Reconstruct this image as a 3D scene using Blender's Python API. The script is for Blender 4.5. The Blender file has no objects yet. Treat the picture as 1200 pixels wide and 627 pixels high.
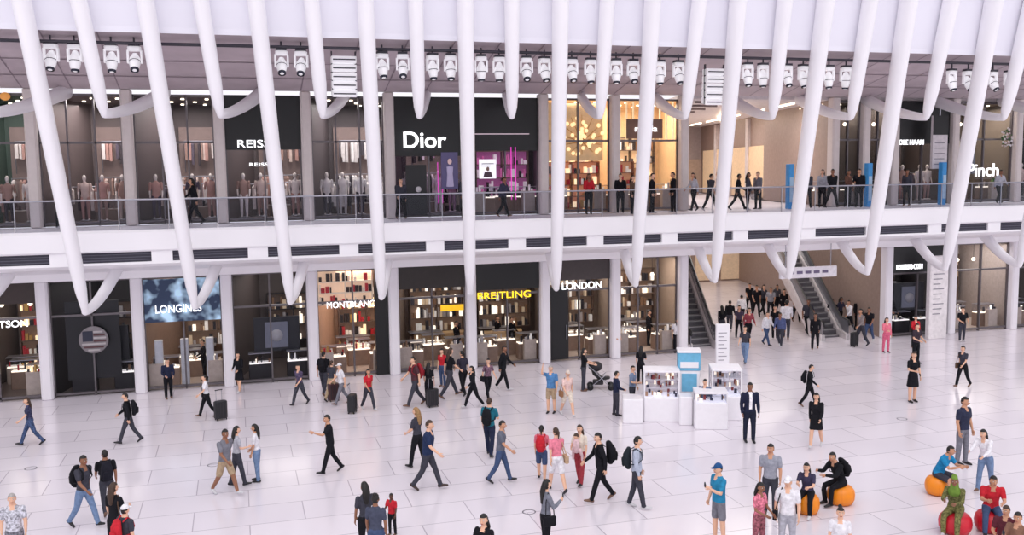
import bpy, math, random
import numpy as np
from mathutils import Vector, Matrix
random.seed(7)
sc=bpy.context.scene
try:
    sc.view_settings.view_transform='Standard'
except Exception: pass
# ------------------------------------------------------------------ camera
F=1100.0; PSI=math.radians(16.3); PITCH=math.radians(5.87); ROLL=0.013
CAM=Vector((0,-38.1,8.3))
fwd=Vector((math.sin(PSI)*math.cos(PITCH),math.cos(PSI)*math.cos(PITCH),-math.sin(PITCH)))
right0=Vector((math.cos(PSI),-math.sin(PSI),0)); up0=right0.cross(fwd)
cr=right0*math.cos(ROLL)-up0*math.sin(ROLL); cu=up0*math.cos(ROLL)+right0*math.sin(ROLL)
fh=Vector((math.sin(PSI),math.cos(PSI),0))
cd=bpy.data.cameras.new('camera'); cam=bpy.data.objects.new('camera',cd); sc.collection.objects.link(cam)
m=Matrix((cr,cu,-fwd)).transposed().to_4x4(); m.translation=CAM; cam.matrix_world=m
cd.sensor_width=36; cd.lens=36*F/1200; cd.clip_end=500; sc.camera=cam
def ray(px,py): return fwd+cr*((px-600)/F)-cu*((py-313.5)/F)
def on_z(px,py,z=0.0):
    d=ray(px,py); t=(z-CAM.z)/d.z; return CAM+d*t
def on_y(px,py,y=0.0):
    d=ray(px,py); t=(y-CAM.y)/d.y; return CAM+d*t
def proj(p):
    q=Vector(p)-CAM; w=q.dot(fwd); return 600+F*q.dot(cr)/w, 313.5-F*q.dot(cu)/w
# ------------------------------------------------------------------ materials
def lin(c): 
    c=c/255.0
    return c/12.92 if c<=0.04045 else ((c+0.055)/1.055)**2.4
_mc={}
def M(rgb,rough=0.6,metal=0.0,emi=0.0,var=0.08,scale=6.0,name=None,spec=0.5):
    key=(tuple(rgb),rough,metal,emi,var,scale,spec)
    if key in _mc: return _mc[key]
    mt=bpy.data.materials.new(name or 'mat_%d_%d_%d'%tuple(rgb)); mt.use_nodes=True
    nt=mt.node_tree; b=nt.nodes['Principled BSDF']
    c=[lin(x) for x in rgb]
    b.inputs['Roughness'].default_value=rough; b.inputs['Metallic'].default_value=metal
    b.inputs['Specular IOR Level'].default_value=spec
    tc=nt.nodes.new('ShaderNodeTexCoord'); no=nt.nodes.new('ShaderNodeTexNoise'); no.inputs['Scale'].default_value=scale
    no.inputs['Detail'].default_value=2
    rp=nt.nodes.new('ShaderNodeValToRGB')
    rp.color_ramp.elements[0].position=.3; rp.color_ramp.elements[1].position=.7
    rp.color_ramp.elements[0].color=(*[x*(1-var) for x in c],1); rp.color_ramp.elements[1].color=(*[min(1,x*(1+var)) for x in c],1)
    nt.links.new(tc.outputs['Object'],no.inputs['Vector']); nt.links.new(no.outputs['Fac'],rp.inputs['Fac'])
    nt.links.new(rp.outputs['Color'],b.inputs['Base Color'])
    if emi>0:
        nt.links.new(rp.outputs['Color'],b.inputs['Emission Color']); b.inputs['Emission Strength'].default_value=emi
    _mc[key]=mt; return mt
def glassmat(name,tint,refl):
    mt=bpy.data.materials.new(name); mt.use_nodes=True; nt=mt.node_tree; nt.nodes.clear()
    o=nt.nodes.new('ShaderNodeOutputMaterial'); mx=nt.nodes.new('ShaderNodeMixShader')
    t=nt.nodes.new('ShaderNodeBsdfTransparent'); t.inputs[0].default_value=(*tint,1)
    g=nt.nodes.new('ShaderNodeBsdfGlossy'); g.inputs['Roughness'].default_value=0.03
    lw=nt.nodes.new('ShaderNodeLayerWeight'); lw.inputs['Blend'].default_value=0.2
    mu=nt.nodes.new('ShaderNodeMath'); mu.operation='MULTIPLY'; mu.inputs[1].default_value=refl
    nt.links.new(lw.outputs['Fresnel'],mu.inputs[0]); nt.links.new(mu.outputs[0],mx.inputs[0])
    nt.links.new(t.outputs[0],mx.inputs[1]); nt.links.new(g.outputs[0],mx.inputs[2]); nt.links.new(mx.outputs[0],o.inputs[0])
    return mt
GLASS=glassmat('storefront_glass',(.93,.93,.95),.4)
RGLASS=glassmat('railing_glass',(.84,.85,.89),.8)
WHITE=M((248,246,250),.45,var=.015,scale=.6,name='white_painted_steel')
WHITE2=M((234,230,236),.5,var=.03,scale=.8)
UPW=M((242,241,250),.5,var=.015,scale=.3,name='upper_shell_white')
COLM=M((220,210,207),.5,var=.03)
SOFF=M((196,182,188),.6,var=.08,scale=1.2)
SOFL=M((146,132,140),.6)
VENT=M((70,68,82),.6)
BLK=M((14,14,18),.4); DK=M((36,33,38),.5); BRZ=M((104,98,102),.35,.4)
STEEL=M((170,170,180),.3,.8)
# ------------------------------------------------------------------ mesh builder
SH=0.25
class MB:
    def __init__(s): s.v=[];s.f=[];s.m=[];s.mats=[];s.sm=[]
    def mi(s,mat):
        if mat not in s.mats: s.mats.append(mat)
        return s.mats.index(mat)
    def add(s,vs,fs,mat,smooth=False):
        o=len(s.v); s.v+=[tuple(v) for v in vs]; k=s.mi(mat)
        for f in fs: s.f.append([i+o for i in f]); s.m.append(k); s.sm.append(smooth)
    def box(s,x0,x1,y0,y1,z0,z1,mat,shear=0.0,T=None):
        vs=[Vector((x+shear*y,y,z)) for z in (z0,z1) for (x,y) in ((x0,y0),(x1,y0),(x1,y1),(x0,y1))]
        if T is not None: vs=[T@v for v in vs]
        s.add(vs,[(3,2,1,0),(4,5,6,7),(0,1,5,4),(1,2,6,5),(2,3,7,6),(3,0,4,7)],mat)
    def sb(s,x0,x1,y0,y1,z0,z1,mat): s.box(x0,x1,y0,y1,z0,z1,mat,SH)
    def loft(s,rings,mat,smooth=True,cap=True):
        n=len(rings[0]); vs=[p for r in rings for p in r]; fs=[]
        for i in range(len(rings)-1):
            for j in range(n):
                k=(j+1)%n; fs.append((i*n+j,i*n+k,(i+1)*n+k,(i+1)*n+j))
        if cap:
            fs.append(tuple(range(n-1,-1,-1))); fs.append(tuple((len(rings)-1)*n+j for j in range(n)))
        s.add(vs,fs,mat,smooth)
    def tube(s,pts,rad,mat,n=10,ref=None,ends=True):
        pts=[Vector(p) for p in pts]; rad=[(r,r) if not isinstance(r,(tuple,list)) else r for r in rad]
        if ends:
            a=(pts[0]-pts[1]).normalized(); b=(pts[-1]-pts[-2]).normalized()
            r0,r1=rad[0],rad[-1]; m0,m1=min(r0),min(r1)
            P=[pts[0]+a*m0*.95,pts[0]+a*m0*.65]+pts+[pts[-1]+b*m1*.65,pts[-1]+b*m1*.95]
            R=[(r0[0]*.35,r0[1]*.35),(r0[0]*.78,r0[1]*.78)]+rad+[(r1[0]*.78,r1[1]*.78),(r1[0]*.35,r1[1]*.35)]
        else: P,R=pts,rad
        u=Vector(ref) if ref is not None else None
        rings=[]
        for i,p in enumerate(P):
            t=(P[min(i+1,len(P)-1)]-P[max(i-1,0)]).normalized()
            if u is None:
                u=t.orthogonal()
            u=(u-t*u.dot(t)).normalized(); w=t.cross(u)
            rings.append([p+u*math.cos(2*math.pi*j/n)*R[i][0]+w*math.sin(2*math.pi*j/n)*R[i][1] for j in range(n)])
        s.loft(rings,mat)
    def ball(s,c,r,mat,nu=10,nv=7,T=None):
        c=Vector(c); r=(r,r,r) if not isinstance(r,(tuple,list)) else r
        vs=[];fs=[]
        for i in range(nv+1):
            th=math.pi*i/nv
            for j in range(nu):
                ph=2*math.pi*j/nu
                v=Vector((r[0]*math.sin(th)*math.cos(ph),r[1]*math.sin(th)*math.sin(ph),r[2]*math.cos(th)))
                if T is not None: v=T@v
                vs.append(c+v)
        for i in range(nv):
            for j in range(nu):
                k=(j+1)%nu; fs.append((i*nu+j,(i+1)*nu+j,(i+1)*nu+k,i*nu+k))
        s.add(vs,fs,mat,True)
    def rbox(s,x0,x1,y0,y1,z0,z1,mat,c=.06,shear=0,T=None):
        def ring(z,e):
            a,b,p,q=x0+e,x1-e,y0+e,y1-e
            pts=[(a+c,p),(b-c,p),(b,p+c),(b,q-c),(b-c,q),(a+c,q),(a,q-c),(a,p+c)]
            r=[Vector((x+shear*y,y,z)) for x,y in pts]
            return [T@v for v in r] if T is not None else r
        s.loft([ring(z0,c*.5),ring(z0+c*.5,0),ring(z1-c*.5,0),ring(z1,c*.5)],mat,False)
    def obj(s,name,parent=None,loc=None,rot=None):
        me=bpy.data.meshes.new(name); me.from_pydata(s.v,[],s.f)
        for mt in s.mats: me.materials.append(mt)
        me.polygons.foreach_set('material_index',s.m); me.polygons.foreach_set('use_smooth',s.sm)
        me.update()
        ob=bpy.data.objects.new(name,me); sc.collection.objects.link(ob)
        if parent: ob.parent=parent
        if loc is not None: ob.location=loc
        if rot is not None: ob.rotation_euler=rot
        return ob
TXT=[]
def text(body,cx,cy,wpx,mat,parent,y=-0.06,name='sign_letters',thick=.03,hpx=None,off=0.0):
    p=on_y(cx,cy,y); a=on_y(cx-wpx/2,cy,y); b=on_y(cx+wpx/2,cy,y)
    cu_=bpy.data.curves.new(name,'FONT'); cu_.body=body; cu_.extrude=thick; cu_.offset=off
    cu_.align_x='CENTER'; cu_.align_y='CENTER'; cu_.size=1
    cu_.materials.append(mat)
    ob=bpy.data.objects.new(name,cu_); sc.collection.objects.link(ob); ob.parent=parent
    ob.location=p; ob.rotation_euler=(math.pi/2,0,0)
    hm=None
    if hpx: hm=(on_y(cx,cy-hpx/2,y)-on_y(cx,cy+hpx/2,y)).z
    TXT.append((ob,(b-a).x,hm))
    return ob
# ------------------------------------------------------------------ floor
fm=bpy.data.materials.new('polished_white_stone_tiles'); fm.use_nodes=True; nt=fm.node_tree; b=nt.nodes['Principled BSDF']
tc=nt.nodes.new('ShaderNodeTexCoord'); br=nt.nodes.new('ShaderNodeTexBrick')
br.inputs['Scale'].default_value=1; br.inputs['Brick Width'].default_value=2.6; br.inputs['Row Height'].default_value=1.3
br.inputs['Mortar Size'].default_value=.014; br.offset=.5
br.inputs['Color1'].default_value=(lin(236),lin(229),lin(236),1); br.inputs['Color2'].default_value=(lin(228),lin(221),lin(229),1)
br.inputs['Mortar'].default_value=(lin(186),lin(178),lin(188),1)
no=nt.nodes.new('ShaderNodeTexNoise'); no.inputs['Scale'].default_value=.35; no.inputs['Detail'].default_value=4
mx=nt.nodes.new('ShaderNodeMix'); mx.data_type='RGBA'; mx.blend_type='MULTIPLY'; mx.inputs[0].default_value=.10
nt.links.new(tc.outputs['Object'],br.inputs['Vector']); nt.links.new(tc.outputs['Object'],no.inputs['Vector'])
nt.links.new(br.outputs['Color'],mx.inputs[6]); nt.links.new(no.outputs['Fac'],mx.inputs[7]); nt.links.new(mx.outputs[2],b.inputs['Base Color'])
b.inputs['Roughness'].default_value=.17; b.inputs['Specular IOR Level'].default_value=.6
f=MB(); f.box(-30,62,-50,28,-.3,0,fm); f.obj('floor')
fl=MB()
RINGM=M((120,116,124),.4)
for px,py in ((36,549),(1057,491),(250,545),(620,600),(905,560)):
    p=on_z(px,py)
    rr=[[p+Vector((math.cos(a)*r,math.sin(a)*r,z)) for a in [k*math.pi/10 for k in range(20)]] for r,z in ((.17,.001),(.17,.004),(.14,.004))]
    fl.loft(rr,RINGM,cap=False); 
fl.obj('floor_light_rings')
# ------------------------------------------------------------------ structure
Z2=6.45
COLS=[-7.05+3.27*k for k in range(-3,9)]+[29.98,33.7,37.5,41.2,44.6]
UCOLS=[-7.05+3.27*k for k in range(-3,9)]
for px in (976,1012,1046,1116,1190): UCOLS.append(on_y(px,200,0).x)
UCOLS+=[UCOLS[-1]+3.6,UCOLS[-1]+7.2]
for s in COLS:
    mb=MB(); mb.rbox(s-.21,s+.21,-.25,.25,0,4.45,WHITE2,.07); mb.obj('column')
for i,s in enumerate(UCOLS):
    mb=MB(); mb.rbox(s-.2,s+.2,-.25,.25,Z2,11.5,COLM,.07); mb.obj('column')
X0,X1=-17,46
mb=MB()
prof=[(-3.0,Z2-.02),(-3.08,Z2-.1),(-3.08,5.72),(-3.0,5.66)]
mb.loft([[Vector((x,y,z)) for y,z in prof+[(-.2,5.66),(-.2,Z2-.02)]] for x in (X0,X1)],WHITE,False)
mb.box(X0,X1,-2.85,-.2,5.3,5.66,VENT)
band=[(-2.98,5.3),(-2.98,5.22),(-2.7,5.1),(-1.6,4.95),(-.5,4.75),(-.3,4.45),(.3,4.45),(.3,5.3)]
mb.loft([[Vector((x,y,z)) for y,z in band] for x in (X0,X1)],WHITE,False)
mb.box(X0,X1,-.2,.3,5.2,Z2-.02,WHITE2)
for i in range(-6,30):
    s=-7.05+3.27*i/1.0+1.2
    if s<X1: mb.box(s-.35,s+.35,-2.98,-2.8,5.3,5.66,WHITE)
for i in range(3):
    mb.box(X0,X1,-2.9,-2.84,5.36+.1*i,5.38+.1*i,M((100,98,112),.5))
mb.obj('balcony_slab')
mb=MB()
mb.loft([[Vector((x,y,z)) for y,z in ((.4,11.55),(.4,11.9),(-6.2,13.0),(-6.2,12.85),(-.4,11.5))] for x in (X0,X1)],SOFF,False)
for k in range(40):
    s=X0+1.63*k
    mb.add([(s,-.42,11.50),(s+.05,-.42,11.50),(s+.05,-6.1,12.80),(s,-6.1,12.80)],[(0,1,2,3)],SOFL)
for d in (-1.8,-3.4,-5.0):
    z=11.5+(-.4-d)*(1.35/5.8)-.02
    mb.add([(X0,d,z),(X1,d,z),(X1,d-.06,z+.014),(X0,d-.06,z+.014)],[(0,1,2,3)],SOFL)
mb.obj('ceiling_soffit')
mb=MB()
prof=[(-6.15,12.78),(-6.35,12.72)]+[(-6.35-.306*(z-12.8),z) for z in (12.9,14,16,19,22)]+[(-5.5-.306*(22-12.8),22),(-5.9,12.9)]
mb.loft([[Vector((x,y,z)) for y,z in prof] for x in (X0-2,X1+4)],UPW,False)
mb.obj('wall_upper_shell')
# ribs
def rib_at(px,py):
    d=ray(px,py); k=.306
    t=(-4+k*3.76-(CAM.y+k*CAM.z))/(d.y+k*d.z); return CAM+d*t
LT=[(-130,-40),(25,100),(170,228),(300,340),(428,447),(545,551),(657,652),(765,745),(865,838),(968,925),(1065,1017),(1165,1108),(1262,1195),(1358,1282)]
ST=[(-52,-20),(92,122),(235,258),(365,378),(487,491),(600,600),(712,703),(820,803),(920,905),(1020,997),(1115,1085),(1210,1176),(1305,1265)]
for t,bm in LT:
    yb=340+(600-bm)*.0565
    B=on_y(bm,yb,-4.0); B.z=3.8; Tp=rib_at(t,0); D=(Tp-B); L=22-B.z; Tt=B+D*(L/D.z)
    mb=MB(); n=11; P=[];R=[]
    for i in range(n):
        q=i/(n-1); q=q**2.0
        P.append(B+(Tt-B)*q); w=min(1,.5+q*9) 
        R.append((.215*w+.1*q,.27*w+.3*q))
    mb.tube(P,R,WHITE,16,ref=(1,0,0))
    A=[]
    for i in range(11):
        q=i/10; d=2*q*(1-q)*1.3+q*q*3.5; z=(1-q)**2*(-.02)+2*q*(1-q)*(.0)+q*q*1.5
        A.append(B+Vector((SH*d,d,z)))
    mb.tube(A,[(.12+.09*i/10,.14+.2*i/10) for i in range(11)],WHITE,12,ref=(1,0,0))
    mb.obj('structural_rib')
for t,bm in ST:
    B=rib_at(bm,137+(600-bm)*-.006); B.z=10.25; B.y=-4-.306*(B.z-3.76); Tp=rib_at(t,0); D=Tp-B; Tt=B+D*((22-B.z)/D.z)
    mb=MB(); P=[];R=[]
    for i in range(9):
        q=(i/8)**1.8; P.append(B+(Tt-B)*q); w=min(1,.5+q*12); R.append((.215*w+.1*q,.27*w+.3*q))
    mb.tube(P,R,WHITE,16,ref=(1,0,0))
    A=[]
    for i in range(11):
        q=i/10; d=2*q*(1-q)*2.2+q*q*6.0; z=2*q*(1-q)*(.15)+q*q*1.2
        A.append(B+Vector((SH*d,d,z)))
    mb.tube(A,[(.11+.05*i/10,.14+.16*i/10) for i in range(11)],WHITE,12,ref=(1,0,0))
    mb.obj('short_structural_rib')
mb=MB()
s=X0
while s<X1:
    mb.box(s+.02,s+1.6,-3.0,-2.985,Z2-.1,Z2+1.0,RGLASS); mb.box(s-.015,s+.015,-3.0,-2.96,Z2-.1,Z2+1.0,STEEL); s+=1.635
mb.tube([(X0,-2.99,Z2+1.03),(X1,-2.99,Z2+1.03)],[.03,.03],STEEL,8)
mb.obj('balcony_railing')
# ------------------------------------------------------------------ spotlights & speakers
FX=M((250,249,252),.4,emi=.18,var=.01); FXD=M((60,58,68),.4); LENS=M((40,44,60),.15)  # FX casing white glows slightly, light put in to offset soffit shade
def spot(px,py=82,y=-5.5):
    p=on_y(px,py,y); x,z=p.x,p.z
    m_=MB()
    m_.box(-.17,.17,-.13,.13,.42,.5,FXD)
    m_.tube([(0,0,.5),(0,0,.7)],[.03,.03],FXD,8)
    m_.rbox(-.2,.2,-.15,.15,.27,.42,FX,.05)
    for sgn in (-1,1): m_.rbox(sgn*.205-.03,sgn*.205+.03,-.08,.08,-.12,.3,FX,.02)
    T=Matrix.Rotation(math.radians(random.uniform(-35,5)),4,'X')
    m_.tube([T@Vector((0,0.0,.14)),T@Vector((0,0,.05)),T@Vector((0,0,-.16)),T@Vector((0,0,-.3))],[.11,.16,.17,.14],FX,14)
    m_.tube([T@Vector((0,0,-.36)),T@Vector((0,0,-.42))],[.13,.13],LENS,14,ends=False)
    m_.tube([T@Vector((0,0,-.08)),T@Vector((0,0,-.1))],[.177,.177],FXD,14,ends=False)
    return m_.obj('moving_head_spotlight',loc=(x,y,z),rot=(0,0,math.radians(random.uniform(-15,15))))
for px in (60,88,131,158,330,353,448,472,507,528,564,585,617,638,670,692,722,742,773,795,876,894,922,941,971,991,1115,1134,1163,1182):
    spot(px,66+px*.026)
p0=on_y(600,66,-5.5)
mb=MB(); 
for off in (0,.3): mb.tube([(X0,-5.5-off,p0.z+.12),(X1,-5.5-off,p0.z+.12)],[.035,.035],FXD,8)
mb.obj('lighting_truss')
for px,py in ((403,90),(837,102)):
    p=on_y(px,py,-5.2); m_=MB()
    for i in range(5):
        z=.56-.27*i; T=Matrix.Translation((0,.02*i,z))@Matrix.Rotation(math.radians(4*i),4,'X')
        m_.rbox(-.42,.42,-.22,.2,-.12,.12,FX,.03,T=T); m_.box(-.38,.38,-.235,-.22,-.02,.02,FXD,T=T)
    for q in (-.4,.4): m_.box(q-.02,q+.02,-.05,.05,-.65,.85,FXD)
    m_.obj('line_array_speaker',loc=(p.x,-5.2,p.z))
# ------------------------------------------------------------------ shop fittings
def mannequin(mb,x,y,z,mat,top,bot,h=1.75):
    k=h/1.75; V=lambda a,b_,c:(x+a*k,y+b_*k,z+c*k)
    mb.tube([V(0,0,.84),V(0,0,.95),V(0,0,1.08),V(0,0,1.27),V(0,0,1.4),V(0,0,1.47)],[(.13*k,.09*k),(.17*k,.115*k),(.14*k,.1*k),(.175*k,.12*k),(.185*k,.1*k),(.07*k,.06*k)],top,12,ref=(1,0,0))
    mb.tube([V(0,0,1.46),V(0,0,1.56)],[.05*k,.05*k],mat,8); mb.ball(V(0,-.01,1.64),(.075*k,.095*k,.12*k),mat)
    for s_ in (-1,1):
        mb.tube([V(s_*.2,0,1.4),V(s_*.24,.02,1.12)],[.055*k,.042*k],top,8); mb.tube([V(s_*.24,.02,1.12),V(s_*.22,-.1,.86)],[.038*k,.026*k],mat,8)
        mb.tube([V(s_*.09,0,.88),V(s_*.1,-.02,.48),V(s_*.1,.02,.1)],[.09*k,.06*k,.045*k],bot,8)
        mb.tube([V(s_*.1,.04,.05),V(s_*.1,-.14,.04)],[.04*k,.035*k],mat,8)
    mb.tube([V(0,0,0.01),V(0,0,.03)],[.22*k,.22*k],STEEL,14,ends=False)
def garment_rack(mb,s0,s1,d,z,pal,h=1.5,sh=SH):
    ox=sh*d
    mb.tube([(s0+ox,d,z+h),(s1+ox,d,z+h)],[.02,.02],STEEL,6)
    for e in (s0,s1): mb.tube([(e+ox,d,z),(e+ox,d,z+h)],[.02,.02],STEEL,6)
    x=s0+.08
    while x<s1-.05:
        w=random.uniform(.06,.14); L=random.uniform(.65,1.05); c=random.choice(pal)
        X=x+ox
        rings=[[Vector((X-a,d-b,zz)),Vector((X+a,d-b,zz)),Vector((X+a,d+b,zz)),Vector((X-a,d+b,zz))] for a,b,zz in ((.03,.05,z+h-.05),(w*.5,.2,z+h-.14),(w*.5,.22,z+h-L))]
        mb.loft(rings,c,False); x+=w+random.choice((.02,.02,.15))
def case(mb,x,y,z,w,dp,h,base,lit,pal,T=None):
    mb.rbox(x-w/2,x+w/2,y-dp/2,y+dp/2,z,z+h*.62,base,.03,T=T)
    mb.box(x-w/2+.03,x+w/2-.03,y-dp/2+.03,y+dp/2-.03,z+h*.62,z+h*.66,lit,T=T)
    mb.box(x-w/2+.01,x+w/2-.01,y-dp/2+.01,y+dp/2-.01,z+h*.68,z+h,GLASS,T=T)
    mb.box(x-w/2,x+w/2,y-dp/2,y+dp/2,z+h,z+h+.025,STEEL,T=T)
    for i in range(int(w*7)):
        xx=x-w/2+.08+random.random()*(w-.16); yy=y-dp/2+.08+random.random()*(dp-.16); q=random.uniform(.02,.045)
        mb.box(xx-q,xx+q,yy-q,yy+q,z+h*.66,z+h*.66+random.uniform(.04,h*.25),random.choice(pal),T=T)
def shelves(mb,s0,s1,d,z0,z1,rows,pal,board,back=None,dens=.7,sh=SH):
    ox=sh*d
    if back: mb.box(s0+ox,s1+ox,d+.3,d+.33,z0,z1,back)
    hh=(z1-z0)/rows
    for r in range(rows+1): mb.box(s0+ox,s1+ox,d,d+.3,z0+r*hh-.02,z0+r*hh+.02,board)
    nb=max(1,int((s1-s0)/.9))
    for i in range(nb+1):
        x=s0+(s1-s0)*i/nb; mb.box(x+ox-.02,x+ox+.02,d,d+.3,z0,z1,board)
    for r in range(rows):
        x=s0+.05
        while x<s1-.1:
            w=random.uniform(.06,.2); 
            if random.random()<dens:
                mb.box(x+ox,x+ox+w*.8,d+.05,d+.22,z0+r*hh+.02,z0+r*hh+random.uniform(.3,.8)*hh,random.choice(pal))
            x+=w
def lamp(x,y,z,w,d,power,col,parent,name='ceiling_light'):
    l=bpy.data.lights.new(name,'AREA'); l.shape='RECTANGLE'; l.size=w; l.size_y=d; l.energy=power; l.color=col
    o=bpy.data.objects.new(name,l); sc.collection.objects.link(o); o.location=(x,y,z); o.parent=parent; return o
WARM=(1,.88,.74); NEUT=(1,.93,.87)
E=lambda rgb,e=1.0:M(rgb,.5,0,e,.05)
gold=[M((200,160,90),.3,.5),M((240,235,225),.4,emi=.2),M((170,36,46),.4,emi=.15),M((40,36,40),.4),E((255,225,180),1.1)]  # goods carry slight emission in their colour to stay visible indoors
jewel=[M((240,238,235),.4,emi=.2),M((224,204,176),.4,emi=.1),E((255,242,222),1.2),M((60,60,70),.4),M((136,104,80),.5),M((40,40,50),.4),M((176,172,176),.4)]  # same added glow on the pale pieces
clothp=[M((214,192,184),.8),M((70,62,68),.8),M((170,138,128),.8),M((235,224,222),.8),M((95,85,100),.8),M((190,148,140),.8)]
def store(name,s0,s1,z0,z1,wall,floor,kind,pal,power,col=NEUT,depth=5.0,mull=1,trans=3.1,header=None,hh=.7,ceil=None,lit=None):
    s0+=.22; s1-=.22
    mb=MB(); o=.3
    mb.sb(s0-.15,s1+.15,depth,depth+.1,z0,z1,wall)
    mb.sb(s0-.2,s0-.12,o,depth,z0,z1,wall); mb.sb(s1+.12,s1+.2,o,depth,z0,z1,wall)
    mb.sb(s0-.2,s1+.2,o,depth,z0+.005,z0+.03,floor)
    mb.sb(s0-.2,s1+.2,o,depth,z1-.06,z1-.01,ceil or wall)
    F_=BRZ
    n=mull+1
    for i in range(n+1):
        x=s0+(s1-s0)*i/n; mb.box(x-.03,x+.03,.08,.22,z0,z1,F_)
    for z in (z0+.12,z0+trans,z1-.04): mb.box(s0,s1,.08,.22,z-.04,z+.04,F_)
    mb.box(s0,s1,.14,.16,z0+.1,z1-.05,GLASS)
    if header: mb.box(s0,s1,.02,.3,z1-hh,z1,header)
    cx=(s0+s1)/2
    for dd in (1.2,2.8,4.2):
        for q in (-.9,0,.9):
            mb.tube([(cx+q+SH*dd,dd,z1-.11),(cx+q+SH*dd,dd,z1-.07)],[.07,.07],E((255,238,210),5),8,ends=False)
    if kind=='jewel':
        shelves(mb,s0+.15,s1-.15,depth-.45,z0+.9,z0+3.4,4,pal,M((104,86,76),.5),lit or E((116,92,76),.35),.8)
        for k in range(3): case(mb,cx+(-1,0.2,1.0)[k]+SH*1,(1.0,2.3,1.2)[k],z0,1.0,.5,1.15,M((150,126,110),.5),E((255,240,218),1.6),pal)
        case(mb,cx-.5+SH*3.3,3.4,z0,1.5,.55,1.1,M((184,170,160),.5),E((255,240,218),1.4),pal)
        for q in (-1.1,1.1):
            mb.rbox(cx+q-.28,cx+q+.28,.35,.6,z0+.1,z0+1.0,M((190,176,164),.5),.02)
            for w_ in range(4): mb.box(cx+q-.22+.12*w_,cx+q-.15+.12*w_,.42,.5,z0+1.0,z0+1.1+.08*(w_%3),random.choice(pal))
        for q in (-.5,.5):   # pendant lights
            X=cx+q+SH*1.6; mb.tube([(X,1.6,z1-.1),(X,1.6,z1-.9)],[.01,.01],BLK,5); mb.ball((X,1.6,z1-1.0),.09,E((255,240,215),3),8,6)
    if kind=='clothes':
        mb.sb(s0+.1,s1-.1,depth-.12,depth-.02,z0+.3,z0+3.9,M((128,110,106),.6,emi=.28))  # back panel glows, light added to its colour to brighten the shop
        garment_rack(mb,s0+.2,cx-.2,1.8,z0,pal,1.45); garment_rack(mb,cx+.1,s1-.2,2.9,z0,pal,1.5)
        garment_rack(mb,s0+.2,s1-.2,depth-.4,z0+.2,pal,1.6); garment_rack(mb,s0+.4,s1-.4,depth-.4,z0+2.0,pal,1.3)
        for k in range(4): mannequin(mb,s0+.4+k*(s1-s0-.8)/3+.2,.9+.35*(k%2),z0+.15,M((235,225,220),.5),random.choice(pal),random.choice(pal))
        mb.sb(s0+.2,s1-.2,.5,1.4,z0+.03,z0+.14,M((120,110,110),.5))
        case(mb,cx+SH*2.3,2.3,z0,1.0,.6,.9,M((140,120,108),.5),M((220,210,200),.5),pal)
    if kind=='watch':
        mb.sb(cx-.9,cx+.9,1.0,1.12,z0+1.1,z0+2.5,M((26,28,36),.3)); mb.sb(cx-.45,cx+.45,.95,1.0,z0+1.25,z0+2.3,E((96,98,112),.4))
        mb.tube([(cx+.24,.93,z0+1.75),(cx+.24,.92,z0+1.75)],[.25,.25],M((190,190,196),.3),16,ends=False)
        case(mb,cx-.7+SH,.8,z0,.9,.5,1.1,DK,E((240,235,230),1.2),pal); case(mb,cx+.8+SH,.9,z0,.9,.5,1.1,DK,E((240,235,230),1.2),pal)
        shelves(mb,s0+.3,s1-.3,depth-.45,z0+.9,z0+3.0,3,pal,DK,lit or E((84,68,60),.3),.6)
    ob=mb.obj(name)
    if power>0: lamp(cx+SH*2.2,2.2,z1-.18,(s1-s0)*.8,3.4,power,col,ob)
    return ob
c=COLS; BWALL=M((78,68,66),.6); BRW=M((124,100,86),.6); WFL=M((194,178,166),.3); DFL=M((96,86,84),.3)
ZL=4.45
TW=E((250,250,255),1.5)
for k in range(0,2): store('boutique_store',c[k],c[k+1],0,ZL,BWALL,DFL,'jewel',jewel,60)
a=store('boutique_store',c[2],c[3],0,ZL,BWALL,DFL,'jewel',gold,70,WARM,header=M((52,40,38),.5),hh=.8); text('TSON',16,380,34,TW,a,hpx=8)
a=store('boutique_store',c[3],c[4],0,ZL,DK,DFL,'watch',jewel,60,header=None)
mb=MB(); p=on_y(110,398,.04)
mb.box(p.x-1.0,p.x+.9,.3,.34,.6,3.6,BLK)
r=.52
ringp=[[Vector((p.x+math.cos(t)*rr,yy,p.z+math.sin(t)*rr)) for t in [i*math.pi/14 for i in range(28)]] for rr,yy in ((r,.04),(r,-.02),(r-.05,-.02))]
mb.loft(ringp,M((130,124,128),.4))
for i in range(7):
    zz=p.z-.39+.115*i; w=math.sqrt(max(.01,(r-.08)**2-(zz-p.z)**2)); x0=p.x-w
    if i>2: x0=p.x
    mb.box(x0,p.x+w,-.04,-.02,zz-.032,zz+.032,M((84,52,56),.5) if i%2 else M((180,174,176),.5))
mb.box(p.x-.38,p.x-.02,-.04,-.02,p.z-.05,p.z+.34,M((34,38,58),.5))
mb.obj('flag_roundel',parent=a)
a=store('watch_store',c[4],c[5],0,ZL,BRW,WFL,'jewel',jewel,120,WARM)
q=on_y(256,374,0); mb=MB()
scrn=bpy.data.materials.new('advert_screen'); scrn.use_nodes=True; nt=scrn.node_tree; b=nt.nodes['Principled BSDF']
tc=nt.nodes.new('ShaderNodeTexCoord'); no=nt.nodes.new('ShaderNodeTexNoise'); no.inputs['Scale'].default_value=1.6; rp=nt.nodes.new('ShaderNodeValToRGB')
rp.color_ramp.elements[0].position=.45; rp.color_ramp.elements[1].position=.65; rp.color_ramp.elements[0].color=(.01,.02,.05,1); rp.color_ramp.elements[1].color=(.35,.5,.65,1)
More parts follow.
